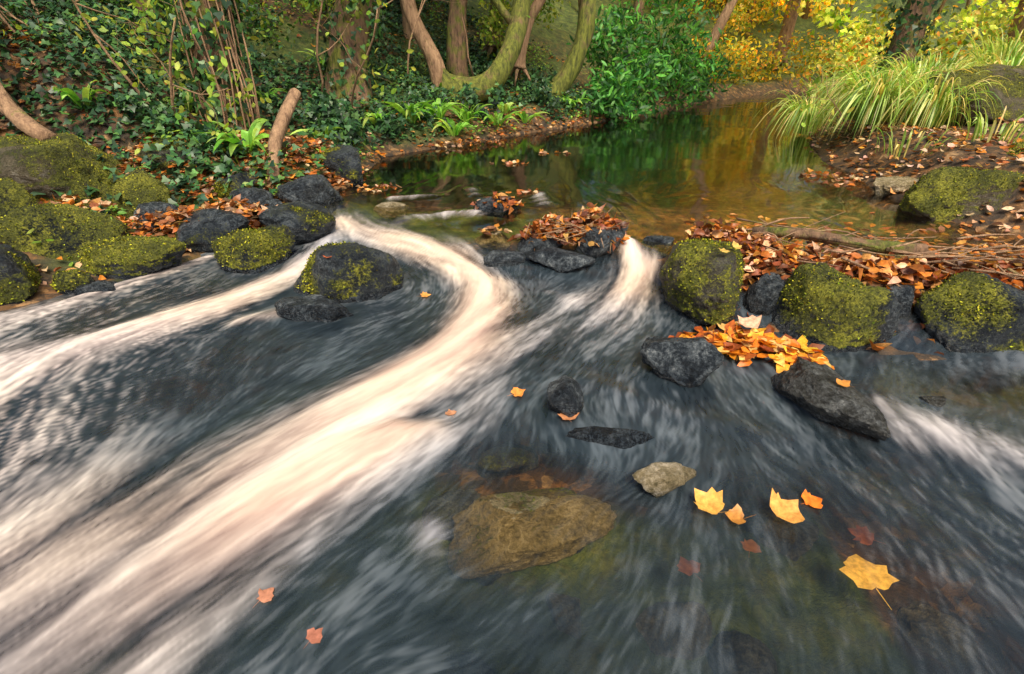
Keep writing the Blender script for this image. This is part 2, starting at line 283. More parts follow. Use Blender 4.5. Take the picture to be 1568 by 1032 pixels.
warm=np.clip(.2+1.3*np.clip(wa,0,1)*(.35+.65*ss((Y-.3)/1.))+.8*np.exp(-((X+1.5)/.6)**2-((Y-2.5)/.5)**2)+.9*np.exp(-((X-.7)/.3)**2-((Y-2.7)/.35)**2)+.4*np.exp(-((X+1.8)/.8)**2-((Y-1.2)/.9)**2)+.3*noise2(X,Y,2,8),0,1)
def Zf(X,Y,foam_glint,wa): return Wl(X,Y)+.045*np.clip(foam_glint,0,1.1)+.035*wa
Z=Zf(X,Y,foam_glint,wa)+(1-calm)*(.0003*med+.003*big+.002*cloud)*(.4+foam_glint)+.004*noise2(X,Y,2.2,7)*(1-calm)+.0025*noise2(X*.6+Y*.35,Y*2.,1.8,7)*calm*(Y<14)
mk('water',np.stack([X,Y,Z],-1),gridfaces(len(wy),len(wx)),M_water,attrs={'foam_glint':F,'veil':veil,'streak':st,'warm':warm,'fb':fb,'deep':deep})
# ------------------------------------------------------------------ rocks
bm=bmesh.new(); bmesh.ops.create_icosphere(bm,subdivisions=6,radius=1); bm.verts.ensure_lookup_table()
IV=np.array([v.co[:] for v in bm.verts]); IV=unit(IV); IF=np.array([[v.index for v in f.verts] for f in bm.faces]); bm.free()
def vnorm(V,F):
    n=np.cross(V[F[:,1]]-V[F[:,0]],V[F[:,2]]-V[F[:,0]]); o=np.zeros_like(V)
    for k in range(3): np.add.at(o,F[:,k],n)
    return unit(o)
def rock(name,c,half,rot=0,moss=0.,tone=0.,seed=0,ang=.5,tilt=0.,wet=.25,tufts=1200,wl=0.0):
    r=np.random.default_rng(seed+100); npn=int(9+5*r.random()); n=rdir(npn,r); dd=r.uniform(.5,.9,npn)
    n=np.vstack([n,unit(np.array([[r.normal(0,.15),r.normal(0,.15),1]]))]); dd=np.append(dd,.68)
    dot=IV@n.T; q=np.where(dot>.08,dd/np.maximum(dot,.08),9.); k=12+ang*22
    rad=-np.log(np.exp(-k*np.minimum(q,1.05)).sum(1)+np.exp(-k*1.05))/k
    P=IV*rad[:,None]; off=r.random(3)*40
    P=P*(1+.09*noise3(P+off,2.2)+.05*noise3(P+off,4.5)+.035*noise3(P+off,10)+.02*noise3(P+off,21)+.012*noise3(P+off,40))[:,None]
    P=P/np.abs(P).max(0)*np.array(half)
    ct,stt=math.cos(tilt),math.sin(tilt); P=P@np.array([[ct,0,stt],[0,1,0],[-stt,0,ct]]).T
    cr,sr=math.cos(rot),math.sin(rot); P=P@np.array([[cr,sr,0],[-sr,cr,0],[0,0,1]])
    nv=vnorm(P,IF); G=P+np.array(c)
    mo=moss*1.25*ss((nv[:,2]+.8)/1.1)+.75*noise3(G,4.)+.35*noise3(G,10)-.02 if moss>0 else np.full(len(P),-1.)
    wetv=np.clip(wet+1.0*ss((wl+.07-G[:,2])/.06),0,1); mo=np.where(G[:,2]<wl+.03,mo-1,mo)
    o=mk(name,P,IF,M_rock,attrs={'moss':mo,'tone':np.full(len(P),tone),'wet':wetv},loc=c)
    if moss>0 and tufts:
        w=np.clip(mo-.45,0,1)*(G[:,2]>wl+.03)
        if w.sum()>10:
            i=r.choice(len(P),tufts,p=w/w.sum()); pp=P[i]+r.normal(0,.004,(tufts,3)); dn=unit(nv[i]+1.1*rdir(tufts,r)); 
            leafobj('moss',pp-nv[i]*.004,dn,rdir(tufts,r),r.uniform(.006,.014,tufts)*(1+.2*c[1]/3),pal([(.07,.085,.01),(.17,.19,.015),(.36,.35,.03),(.05,.06,.008)],tufts,r),M_moss,T_SIMPLE,parent=o)
    return o
MB='mossy_boulder'; RK='boulder'; ST='river_stone'
rock(MB,(-.95,2.72,.06),(.33,.27,.22),.1,.6,0,1,tufts=1800)
rock(MB,(-1.62,3.1,.07),(.29,.24,.2),-.2,.65,0,2,tufts=1800)
rock(RK,(-1.5,3.5,.12),(.26,.25,.17),.4,.35,0,3,tufts=500)
rock(RK,(-1.6,4.12,.17),(.27,.23,.2),.2,.12,0,4,wl=.1,tufts=400)
rock(MB,(-1.55,4.85,.22),(.26,.22,.19),0,.6,0,5,wl=.1)
rock(RK,(-2.08,3.38,.1),(.27,.18,.15),.1,.1,0,6,tufts=300)
rock(MB,(-2.32,2.92,.08),(.38,.2,.19),-.15,.85,0,7,tufts=2500)
rock(MB,(-2.86,3.12,.14),(.36,.24,.23),.1,.9,0,8,tufts=2300)
rock(MB,(-2.74,2.52,.1),(.24,.24,.26),.3,.75,0,9,tufts=1700)
rock(ST,(-2.5,2.66,.03),(.12,.1,.1),.3,.5,0,10,tufts=500)
rock(ST,(-2.3,2.62,.0),(.12,.09,.07),.8,0,0,11,tufts=500)
rock(MB,(-3.45,3.95,.3),(.62,.42,.4),.1,.8,0.5,12,tufts=3500)
rock(MB,(-2.75,3.75,.2),(.25,.2,.23),.1,.8,0.2,13)
rock(MB,(-3.3,3.2,.2),(.34,.28,.32),.5,.8,0,14,tufts=2000)
rock(MB,(-2.85,4.4,.35),(.3,.25,.22),.5,.7,0.2,141,tufts=1500)
rock(ST,(-2.5,3.55,.15),(.16,.13,.1),.5,0,0,15)
rock(ST,(-1.95,3.85,.2),(.16,.14,.1),.2,0,0,16)
rock(ST,(-1.75,3.75,.14),(.12,.1,.1),.9,0,0,17)
rock(ST,(-2.15,4.1,.25),(.17,.14,.1),.9,.3,0,18)
rock(ST,(-1.02,2.36,.01),(.24,.12,.08),-.3,0,0,19,ang=.9,wet=.5)
rock(MB,(1.03,2.6,.12),(.225,.45,.27),-.08,.62,.25,20,tufts=2500)
rock(MB,(1.5,2.2,.07),(.32,.24,.25),-.15,.58,0,21,tufts=1800)
rock(MB,(2.16,2.08,.07),(.37,.27,.27),-.1,.6,0,22,tufts=1800)
rock(RK,(.74,1.82,.06),(.2,.13,.12),-.35,0,0,23,ang=1.)
rock(RK,(1.17,1.58,.04),(.12,.27,.11),.25,0,.12,24,ang=.9,wet=.35)
rock(ST,(.19,1.56,.05),(.085,.075,.095),.2,0,0,25,ang=.9)
rock(ST,(.34,1.39,.0),(.17,.06,.04),-.1,0,0,26,ang=.8,wet=1)
rock(ST,(.47,1.17,.025),(.11,.065,.06),.05,0,.85,27,ang=1.,wet=0)
rock(ST,(.06,1.06,-.062),(.26,.18,.085),.1,.3,1.,31,ang=1.2,wet=0,wl=-.3,tufts=0)
rock(ST,(-.02,1.32,-.04),(.1,.06,.04),.1,.4,1.,281,wet=0,wl=-.3,tufts=0)
for i in range(22):
    r_=np.random.default_rng(900+i); rock(ST,(r_.uniform(-.5,1.9),r_.uniform(.45,1.5),-.14),(r_.uniform(.05,.14),r_.uniform(.05,.12),.06),r_.uniform(0,3),0,r_.uniform(0.,.6),500+i,wet=0,wl=-.3)
rock(ST,(1.63,1.6,.0),(.045,.04,.035),0,.6,.3,29,tufts=100)
rock(ST,(-.1,3.88,.12),(.2,.12,.09),0,0,.0,30,wl=.12)
rock(ST,(-.05,2.98,.05),(.14,.1,.07),0,0,0,31)
rock(ST,(.2,3.12,.08),(.18,.12,.1),.1,0,0,32)
rock(RK,(.55,3.12,.12),(.2,.15,.18),.5,0,0,33)
rock(ST,(.3,2.94,.07),(.22,.09,.08),-.1,0,0,34)
rock(ST,(-.12,3.3,.07),(.13,.09,.08),0,0,1.,341,wet=.3)
rock(ST,(-.95,3.98,.09),(.14,.1,.08),0,0,1.,342,wet=.3)
rock(ST,(.93,3.15,.07),(.12,.1,.09),0,0,0,35)
rock(ST,(1.3,2.4,.07),(.12,.12,.15),0,0,0,36)
rock(ST,(1.83,2.25,.07),(.14,.1,.15),0,0,0,37)
rock(ST,(3.25,4.35,.16),(.3,.18,.12),.2,0,1.,38,ang=1,wet=0,wl=.12)
rock(MB,(3.35,3.75,.22),(.42,.3,.3),.2,.7,.5,39,tufts=2000)
rock(MB,(5.0,5.9,.7),(.75,.6,.35),.2,.7,.6,40,tufts=2500)
rock(MB,(4.2,4.2,.3),(.5,.4,.3),.2,.5,.8,41,tufts=2000)
# ------------------------------------------------------------------ fallen leaves
DEADP=[(.48,.17,.03),(.33,.11,.03),(.56,.28,.09),(.20,.09,.04),(.40,.14,.03),(.62,.42,.26),(.13,.06,.03),(.55,.21,.03),(.26,.13,.065),(.5,.32,.18),(.22,.08,.03)]
RUST=[(.42,.13,.02),(.24,.07,.025),(.54,.21,.03),(.14,.05,.025),(.60,.32,.1),(.3,.09,.02),(.66,.42,.24),(.10,.04,.02)]
def litter(name,x,y,z,size=(.045,.085),tilt=.45,cols=DEADP,r=rng,tm=T_OVAL,mat=M_dead,wild=.6,parent=None):
    n=len(x); a=r.uniform(0,2*np.pi,n); nrm=unit(np.stack([r.normal(0,tilt,n),r.normal(0,tilt,n),np.ones(n)],-1)); d=np.stack([np.cos(a),np.sin(a),r.normal(0,.15,n)],-1)
    return leafobj(name,np.stack([x,y,z],-1),d,nrm,r.uniform(*size,n),pal(cols,n,r),mat,tm,r.normal(0,wild,n),r.normal(.2,wild*.7,n),parent=parent)
def sample(n,x0,x1,y0,y1,fn):
    x=rng.uniform(x0,x1,n); y=rng.uniform(y0,y1,n); k=fn(x,y)>rng.random(n); return x[k],y[k]
def bankd(x,y): return pdist(x,y,LEFT),pdist(x,y,RIGHT),inside(x,y)
def fL(x,y):
    dl,dr,i=bankd(x,y); return np.where(~i&(dl<dr),(.10+.6*ss((noise2(x,y,1.4,21)+.0)/.35))*np.where(dl<1.6,1,.3),0)
x,y=sample(32000,-7,2,2.2,12,fL); x1,y1=sample(15000,-4.8,-1.3,3.0,5.2,fL); x=np.r_[x,x1];y=np.r_[y,y1]
litter('fallen_leaves',x,y,H(x,y)+rng.uniform(.0,.035,len(x)))
def fR(x,y):
    dl,dr,i=bankd(x,y); return np.where(~i&(dr<dl),.3+.7*(noise2(x,y,1.1,22)>-.1),0)
x,y=sample(18000,2.8,9,1.0,12,fR); litter('fallen_leaves',x,y,H(x,y)+rng.uniform(.0,.035,len(x)),cols=DEADP+[(.66,.44,.30),(.62,.38,.26),(.6,.42,.3)])
x=rng.uniform(1.1,3.7,13000); y=rng.uniform(1.9,3.5,13000); dd=pdist(x,y,DAM); k=rng.random(len(x))<np.exp(-(dd/.23)**2); x,y,dd=x[k],y[k],dd[k]
litter('leaf_pile',x,y,H(x,y)+rng.uniform(-.02,.09,len(x))*np.exp(-(dd/.25)**2),tilt=.9,wild=1.,cols=RUST)
x=rng.uniform(1.2,3.3,900); y=2.5+np.abs(rng.normal(.3,.4,900)); litter('floating_leaves',x,y,Wl(x,y)+rng.uniform(-.03,.008,900),tilt=.12,wild=.25,cols=DEADP[:4]+[(.5,.25,.05)])
def pile(cx,cy,rx_,ry_,z0,h,n,rot=0,cols=DEADP,tilt=.7,wild=.9,size=(.045,.08)):
    a=rng.uniform(0,2*np.pi,n); q=np.sqrt(rng.random(n)); x=q*np.cos(a)*rx_; y=q*np.sin(a)*ry_; z=z0+h*(1-q*q)*(.55+.5*rng.random(n))*(1+.5*noise2(x+cx,y+cy,9,3)); c,s=math.cos(rot),math.sin(rot)
    litter('leaf_pile',cx+x*c-y*s,cy+x*s+y*c,z,tilt=tilt,cols=cols,wild=wild,size=size)
pile(.50,3.14,.22,.15,.16,.17,380,cols=RUST,tilt=1.2,wild=1.3,size=(.04,.075)); pile(.24,3.16,.2,.1,.13,.12,230,cols=RUST,tilt=1.1,wild=1.2,size=(.04,.075)); pile(-.1,3.88,.17,.1,.15,.06,110,cols=RUST,tilt=1.); pile(-1.15,4.5,.2,.12,.12,.03,40); pile(.1,4.35,.12,.04,.12,.02,14)
pile(-.12,3.3,.1,.07,.13,.02,22,tilt=.2,wild=.3)
WETP=[(.66,.28,.02),(.72,.40,.04),(.6,.18,.015),(.35,.09,.02),(.75,.5,.15),(.6,.2,.02),(.2,.06,.02)]
pile(1.06,1.99,.26,.11,.02,.035,190,-.35,WETP,.35,.6,(.05,.1)); pile(.88,2.03,.14,.05,.02,.03,40,-.2,WETP,.3,.45); pile(1.27,1.86,.08,.1,.03,.04,36,0,WETP,.3,.45)
pile(1.28,2.75,.12,.3,.16,.12,220,cols=RUST); pile(-2.35,3.45,.35,.12,.14,.1,220); pile(-2.0,3.62,.3,.12,.17,.08,180); pile(-.6,6.7,.5,.12,.14,.05,80,.4); pile(-3.0,3.45,.3,.12,.25,.06,60)
pile(3.0,4.9,.3,.3,.13,.02,60); pile(.55,6.2,.25,.03,.122,.01,18); pile(-.0,5.6,.2,.04,.122,.01,14)
YEL=(.70,.38,.08)
sing=[(.60,1.03,.016,.095,2.2,YEL,1.),(.67,1.02,.012,.06,2.9,(.45,.2,.04),.8),(.75,1.02,.018,.10,.6,(.70,.34,.08),1.),(.88,1.09,.003,.06,.3,(.8,.2,.02),.3),(.94,.82,-.022,.12,1.5,(.95,.62,.14),.02),(1.02,.97,-.014,.07,2.5,(.4,.12,.04),.05),
 (.0,1.63,.002,.06,.5,(.75,.28,.06),.15),(.21,1.47,.006,.07,1.6,(.45,.2,.09),.5),(-.62,.77,-.002,.045,1.,(.45,.2,.12),.05),(-.47,.68,-.002,.04,1.,(.36,.14,.09),.05),(-.22,1.49,-.0,.04,2.,(.45,.22,.12),.05),
 (-.5,2.55,.004,.06,.4,(.7,.32,.08),.2),(.48,.86,-.01,.06,2,(.4,.14,.05),.05),(1.85,1.22,.005,.08,2,(.7,.5,.3),.1),(.65,.93,-.01,.05,1,(.5,.2,.05),.05),(1.0,2.08,.02,.1,1,(.7,.45,.15),.4),(1.12,2.06,.06,.11,2.,(.75,.45,.3),.8)]
for q_,(x_,y_,z_,s_,a_,c_,cu_) in enumerate(sing):
    fo_,wa_=strokes(np.array([x_]),np.array([y_])); zz=float(Zf(np.array([x_]),np.array([y_]),fo_,wa_)[0])+z_+.004
    leafobj('floating_leaf',np.array([[x_,y_,zz]]),np.array([[math.cos(a_),math.sin(a_),.0]]),np.array([[.03+.2*cu_*math.sin(q_*7),-.02-.15*cu_,1.]]),np.array([s_]),np.array([c_]),M_dead,_maple(q_),cu_*.9,cu_*.6)
for q_,(x_,y_,z_,s_,a_,c_) in enumerate([(-.97,2.5,.25,.05,1.,(.35,.09,.03)),(1.06,2.35,.36,.05,.3,(.6,.4,.1)),(1.0,2.3,.35,.05,1.3,(.6,.4,.1)),(1.2,1.5,.14,.05,2,(.6,.25,.05))]):
    leafobj('fallen_leaf',np.array([[x_,y_,z_]]),np.array([[math.cos(a_),math.sin(a_),.0]]),np.array([[.1,-.3,1.]]),np.array([s_]),np.array([c_]),M_dead,_maple(40+q_),.5,.3)
# ------------------------------------------------------------------ logs, twigs
def log(name,pts,r0,r1,mat=M_barkp,k=14,rough=.12,extra=[]):
    tb=[tube(smoothpath(pts,k),np.linspace(r0,r1,k),10,rough)]
    for p,a,b in extra: tb.append(tube(smoothpath(p,10),np.linspace(a,b,10),7,rough))
    V,F=merge(tb); return mk(name,V,F,mat)
log('fallen_log',[(-1.90,4.12,.18),(-1.94,4.45,.52),(-1.85,4.85,.86)],.05,.045,M_barkp,rough=.25)
log('fallen_log',[(-3.42,4.0,.60),(-3.75,4.2,.74),(-4.1,4.5,.88),(-4.6,4.95,1.15)],.065,.06,rough=.25,extra=[([(-3.75,4.2,.74),(-3.95,4.35,.98),(-4.0,4.5,1.2),(-4.2,4.8,1.5)],.05,.03),([(-4.1,4.5,.88),(-4.5,4.4,.95),(-4.9,4.5,1.0)],.045,.03)])
log('fallen_branch',[(1.38,2.85,.28),(1.6,2.7,.31),(1.85,2.58,.29),(2.15,2.55,.27)],.025,.035,M_bark,extra=[([(1.6,2.7,.3),(1.65,2.6,.32),(1.85,2.45,.32)],.012,.008)])
tw=[]
for i in range(120):
    t=rng.random(); p=np.array([1.3+2.0*t,2.85-.45*min(1,t*2)+rng.normal(0,.15),.25+rng.random()*.07]); a=rng.uniform(-.9,.5); L=rng.uniform(.1,.45); d=np.array([math.cos(a),math.sin(a),rng.normal(.0,.2)])
    tw.append(tube(smoothpath([p,p+d*L*.5+rng.normal(0,.02,3),p+d*L],6),np.linspace(.005,.002,6)*rng.uniform(.6,1.6),5))
for i in range(40):
    p=np.array([.42+rng.normal(0,.14),3.12+rng.normal(0,.08),.22]); d=unit(rng.normal(size=3)*np.array([1.3,1,.5])+np.array([0,0,.3])); tw.append(tube([p,p+d*.1,p+d*rng.uniform(.12,.2)],[.004,.003,.001],5))
V,F=merge(tw); mk('twigs',V,F,M_barkp)
# ------------------------------------------------------------------ ivy / herb layer
IVY=[(.012,.04,.014),(.02,.065,.02),(.035,.09,.03),(.05,.12,.03),(.02,.05,.025)]
def cover(name,x,y,zoff,size,cols,tm,mat,up=1.,tl=.6):
    n=len(x); nrm=unit(np.stack([rng.normal(.15,tl,n),rng.normal(-.35,tl,n),np.full(n,up)],-1)); a=rng.uniform(0,2*np.pi,n); d=np.stack([np.cos(a),np.sin(a)-.3,-.3+rng.normal(0,.3,n)],-1)
    return leafobj(name,np.stack([x,y,H(x,y)+zoff],-1),d,nrm,rng.uniform(*size,n),pal(cols,n,var=.4),mat,tm,rng.normal(-.1,.2,n))
def fI(x,y):
    dl,dr,i=bankd(x,y); return np.where(~i&(dl<dr)&(dl>.12),np.clip(.12+2.4*(noise2(x,y,.8,31)+.5*noise2(x,y,2.3,32)+.16+.25*ss((-x-2.6)/1.5)),0,1),0)
x,y=sample(80000,-9,1.8,3.6,12,fI); cover('ivy',x,y,rng.random(len(x))**1.5*.2,(.04,.08),IVY,T_IVY,M_ivy)
HERB=[(.10,.22,.03),(.16,.28,.04),(.07,.16,.03),(.25,.32,.06)]
def fH(x,y):
    dl,dr,i=bankd(x,y); return np.where(~i&(dl<dr)&(dl>.05),np.clip(2.5*(noise2(x,y,2.1,61)-.05),0,1),0)
x,y=sample(28000,-5.5,4,2.9,12,fH); cover('herb_layer',x,y,rng.random(len(x))*.14,(.03,.07),HERB,T_OVAL,M_green)
def blob(name,cs,n,size,cols,tm,mat,clv=.35,flat=.8,parent=None,up=.5):
    P=[];C=[];Nn=[]
    for (cx,cy,cz,r) in cs:
        sub=rdir(max(4,int(n/25)))*(rng.random((max(4,int(n/25)),1))**.4)*r*np.array([1,1,flat]); i=rng.integers(0,len(sub),n)
        o=sub[i]+rng.normal(0,r*.16,(n,3)); P.append(o+np.array([cx,cy,cz])); Nn.append(unit(o/r+rng.normal(0,.5,(n,3))+np.array([0,-.25,up])))
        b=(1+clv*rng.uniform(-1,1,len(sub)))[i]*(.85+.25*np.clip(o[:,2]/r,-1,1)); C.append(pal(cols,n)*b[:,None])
    P=np.vstack(P);C=np.clip(np.vstack(C),0.003,.9);Nn=np.vstack(Nn); m=len(P)
    return leafobj(name,P,unit(rng.normal(size=(m,3))+np.array([0,0,-.2])),Nn,rng.uniform(*size,m),C,mat,tm,rng.normal(-.1,.2,m),parent=parent)
LIME=[(.14,.24,.03),(.22,.30,.04),(.09,.18,.02),(.3,.34,.05)]; MID=[(.05,.12,.02),(.08,.17,.03),(.12,.22,.03),(.03,.08,.015)]; GOLD=[(.6,.40,.03),(.65,.46,.05),(.6,.26,.02),(.4,.36,.03)]; LAU=[(.03,.12,.025),(.05,.18,.03),(.09,.25,.04),(.02,.07,.02)]
OLV=[(.22,.27,.04),(.30,.32,.05),(.16,.23,.03)]; BRT=[(.5,.52,.12),(.42,.48,.08),(.6,.5,.10),(.32,.42,.07),(.7,.6,.2)]
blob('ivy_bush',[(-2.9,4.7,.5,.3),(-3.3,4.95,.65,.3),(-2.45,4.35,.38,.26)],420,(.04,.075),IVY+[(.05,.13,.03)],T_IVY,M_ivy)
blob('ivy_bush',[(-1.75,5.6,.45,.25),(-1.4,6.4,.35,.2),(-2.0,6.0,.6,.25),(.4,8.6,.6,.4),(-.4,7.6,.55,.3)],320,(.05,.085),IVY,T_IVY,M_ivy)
# ------------------------------------------------------------------ ribbons: ferns, sedge
def ribbons(name,base,n,L,w,arch,cols,mat,spread=1.,lean=(0,0),br=.06,par=None,k=9,rise=1.0):
    a=rng.uniform(0,2*np.pi,n); ln=rng.uniform(.6,1,n)*L; t=np.linspace(0,1,k); out=rng.uniform(.25,1,n)*spread
    q=rng.random(n)**.5*br; P0=np.array(base)+np.stack([q*np.cos(a),q*np.sin(a),0*a],-1)
    hx=np.cos(a)*out+lean[0]; hy=np.sin(a)*out+lean[1]
    X=P0[:,0,None]+ln[:,None]*hx[:,None]*t**1.25; Yy=P0[:,1,None]+ln[:,None]*hy[:,None]*t**1.25
    ar=rng.uniform(.6,1.25,n)*arch; Zz=P0[:,2,None]+ln[:,None]*rise*(t-ar[:,None]*t**2.4)
    side=np.stack([-np.sin(a+.4),np.cos(a+.4),rng.normal(0,.25,n)],-1); wd=w*rng.uniform(.7,1.2,n)[:,None]*np.clip(np.sin(np.pi*np.clip(t*.9+.12,0,1))**.6,0,1)
    C=np.stack([X,Yy,Zz],-1); Lf=C-side[:,None]*wd[...,None]/2; Rt=C+side[:,None]*wd[...,None]/2; Md=C-np.array([0,0,1])*wd[...,None]*.15
    V=np.stack([Lf,Md,Rt],2); i=np.arange(n*k*3).reshape(n,k,3); F=np.concatenate([np.stack([i[:,:-1,j],i[:,:-1,j+1],i[:,1:,j+1],i[:,1:,j]],-1).reshape(-1,4) for j in (0,1)])
    c=np.repeat(pal(cols,n),k*3,0); return mk(name,V.reshape(-1,3),F,mat,col=c,parent=par)
FERN=[(.14,.32,.04),(.2,.4,.06),(.3,.46,.1),(.1,.26,.03)]
for (x_,y_,s_,n_) in [(-2.25,4.55,.5,24),(-1.25,6.9,.55,24),(-.95,7.1,.55,24),(-.6,7.3,.5,22),(-1.6,6.6,.5,18),(-.2,7.6,.45,16),(.95,9.0,.45,14),(-2.9,6.6,.4,12),(-1.1,8.6,.5,14),(-2.5,7.9,.5,12),(-3.1,5.3,.4,10),(-.1,8.1,.4,14),(-3.6,4.7,.4,12),(-1.9,5.5,.35,12),(-.75,6.95,.5,20),(.2,8.0,.4,14)]:
    ribbons('hart_tongue_fern',(x_,y_,float(H([x_],[y_])[0])),n_,s_,.06,.75,FERN,M_grass,.9,(0,-.25))
SED=[(.2,.33,.05),(.3,.42,.09),(.42,.48,.16),(.13,.25,.04),(.5,.42,.15)]
for (x_,y_,L_,n_) in [(4.0,6.1,.9,330),(4.2,6.7,.95,300),(4.55,6.4,.95,280),(4.3,5.7,.8,200),(4.1,7.6,.9,180)]:
    ribbons('sedge_clump',(x_,y_,float(H([x_],[y_])[0])+.05),n_,L_,.016,.95,SED,M_grass,.75,(-.15,-.15),.16,rise=1.5)
for (x_,y_,L_,n_) in [(5.2,7.3,.9,190),(5.9,7.9,1.,190),(6.8,8.0,1.1,190),(7.6,8.6,1.2,180),(5.2,9.2,1.,170),(6.5,9.6,1.1,170),(8.6,9.0,1.2,170),(3.6,4.9,.35,30),(4.1,4.6,.4,40),(6.0,6.9,.8,150),(7,7.2,.8,150)]:
    ribbons('sedge_clump',(x_,y_,float(H([x_],[y_])[0])),n_,L_,.018,.6,SED,M_grass,.6,(0,0),.25,rise=1.2)
# ------------------------------------------------------------------ trees
def grow(p,d,L,r,depth,tb,tips,rg,upb=.25,maxd=3):
    k=7; pts=[np.array(p,float)]; d=unit(np.array(d,float))
    for i in range(k-1): d=unit(d+rg.normal(0,.16,3)+np.array([0,0,upb*.2])); pts.append(pts[-1]+d*L/(k-1))
    tb.append(tube(pts,np.linspace(r,r*.45,k),6 if depth<2 else 5,.05))
    if depth>=2: tips+= [pts[-1],pts[-3]]
    if depth<maxd:
        for j in range(rg.integers(2,4)):
            i=rg.integers(2,k); nd=unit(d+rg.normal(0,.65,3)); grow(pts[i],nd,L*rg.uniform(.5,.72),r*.45,depth+1,tb,tips,rg,upb,maxd)
def tree(name,pts,r0,r1,mat=M_bark,cols=MID,leaf=(.09,.15),nl=14,sig=.35,limbs=5,limb_from=.5,limbL=1.7,ivy=0,seed=0,n=14,tm=T_SIMPLE,flare=.5,lm=None):
    rg=np.random.default_rng(seed); P=smoothpath(pts,30); t=np.linspace(0,1,30); R=r0+(r1-r0)*t; R=R*(1+flare*np.exp(-t*22)); tb=[tube(P,R,n,.16,seed)]; tips=[]
    for j in range(5):
        a=j*1.256+rg.random(); q=P[1]; e=np.array([math.cos(a),math.sin(a),0])*r0*2.6; tb.append(tube([q,q+e*.5-np.array([0,0,.1]),q+e-np.array([0,0,.3])],[r0*.45,r0*.3,r0*.1],7,.1))
    for j in range(limbs):
        i=int(30*rg.uniform(limb_from,.98)); a=rg.uniform(0,6.28); grow(P[i],(math.cos(a),math.sin(a),.5),limbL*rg.uniform(.7,1.2),R[i]*.5,0,tb,tips,rg)
    V,F=merge(tb); o=mk(name,V,F,mat)
    if nl and tips:
        T=np.array(tips); m=len(T)*nl; c=np.repeat(T,nl,0); off=rg.normal(0,sig,(m,3))*np.array([1,1,.7]); cb=np.repeat(rg.uniform(.6,1.35,len(T)),nl)
        leafobj('crown',c+off,rdir(m,rg),unit(rg.normal(size=(m,3))+np.array([0,0,.7])),rg.uniform(*leaf,m),np.clip(pal(cols,m,rg)*cb[:,None],0,.9),lm or M_green,tm,parent=o)
    if ivy:
        i=rg.integers(0,22,ivy); f=rg.random(ivy); pp=P[i]+(P[np.minimum(i+1,29)]-P[i])*f[:,None]; a=rg.uniform(0,6.28,ivy); out=np.stack([np.cos(a),np.sin(a),0*a],-1)
        pp=pp+out*(R[i]+np.abs(rg.normal(0,.07,ivy))*(1+noise3(pp,1.5)))[:,None]
        leafobj('ivy',pp,np.stack([rg.normal(0,.4,ivy),rg.normal(0,.4,ivy),-np.ones(ivy)],-1),out+rg.normal(0,.4,(ivy,3)),rg.uniform(.05,.09,ivy),pal(IVY+[(.05,.12,.03)],ivy,rg,.4),M_ivy,T_IVY,parent=o)
    return o
tree('ivy_clad_tree',[(-2.65,5.25,.3),(-2.7,5.3,1.2),(-2.6,5.3,2.5),(-2.8,5.6,4.5),(-2.7,6,7)],.16,.08,ivy=2000,seed=1,cols=MID,limbs=3,limb_from=.7)
tree('ivy_clad_tree',[(-2.1,7.3,.4),(-2.05,7.35,1.2),(-1.7,7.5,2.3),(-1.4,7.8,4.5),(-1.3,8,8)],.27,.12,M_bark,ivy=900,seed=2,cols=OLV,limbs=3,limb_from=.65)
tree('alder_tree',[(-1.05,8.6,.5),(-1.15,8.6,1.0),(-1.5,8.7,1.9),(-1.3,8.8,3.5),(-1.4,9,6)],.13,.06,M_barkp,seed=3,cols=OLV,limbs=3)
tree('alder_tree',[(-.85,9.2,.5),(-.85,9.2,1.4),(-.75,9.3,2.4),(-.6,9.4,4.5),(-.5,9.8,7)],.17,.08,M_bark,seed=4,cols=LIME,limbs=3)
tree('alder_tree',[(-.3,10.4,1.2),(-.25,10.4,2.0),(-.35,10.5,3.2),(-.3,10.8,7)],.14,.07,M_bark,seed=24,cols=OLV,limbs=2,limb_from=.6)
tree('alder_tree',[(-1.7,10.2,1.3),(-1.8,10.2,2.2),(-2.3,10.3,3.8),(-2.5,10.5,7)],.16,.07,M_barkp,seed=25,cols=OLV,limbs=2,limb_from=.6)
tree('alder_tree',[(.1,9.6,.9),(.25,9.6,1.5),(.7,9.7,2.6),(.9,9.9,6)],.1,.05,M_barkp,seed=26,cols=LIME,limbs=2,limb_from=.6)
tree('mossy_tree',[(-1.0,8.5,.62),(-.45,8.5,.66),(-.12,8.6,.98),(.12,8.9,1.6),(.2,9.1,2.6),(.5,9.4,5.5)],.2,.08,M_barkm,seed=5,cols=OLV,limbs=3)
tree('mossy_tree',[(.55,9.1,.45),(.85,9.15,.75),(1.1,9.2,1.3),(1.15,9.3,1.9),(1.0,9.5,2.6),(1.4,10.,5.5)],.16,.08,M_barkm,seed=6,cols=OLV,limbs=3)
tree('birch_tree',[(4.2,13.2,.5),(4.5,13.2,1.4),(5.0,13.3,2.8),(5.3,13.4,6)],.13,.06,M_barkp,seed=7,cols=GOLD,lm=M_gold)
tree('ivy_clad_tree',[(5.75,8.6,.4),(5.8,8.7,1.3),(5.95,8.9,2.6),(6.1,9.2,6)],.22,.1,ivy=700,seed=8,cols=BRT)
tree('birch_tree',[(9.0,9.6,.8),(9.2,9.6,1.8),(9.9,9.7,4),(10.3,9.8,7)],.1,.05,M_barkp,seed=9,cols=BRT)
tree('hazel_tree',[(-4.3,7.2,1.3),(-4.3,7.2,2.2),(-4.0,7.3,4),(-4,7.5,7)],.14,.06,seed=10,cols=LIME,ivy=500,limbs=3)
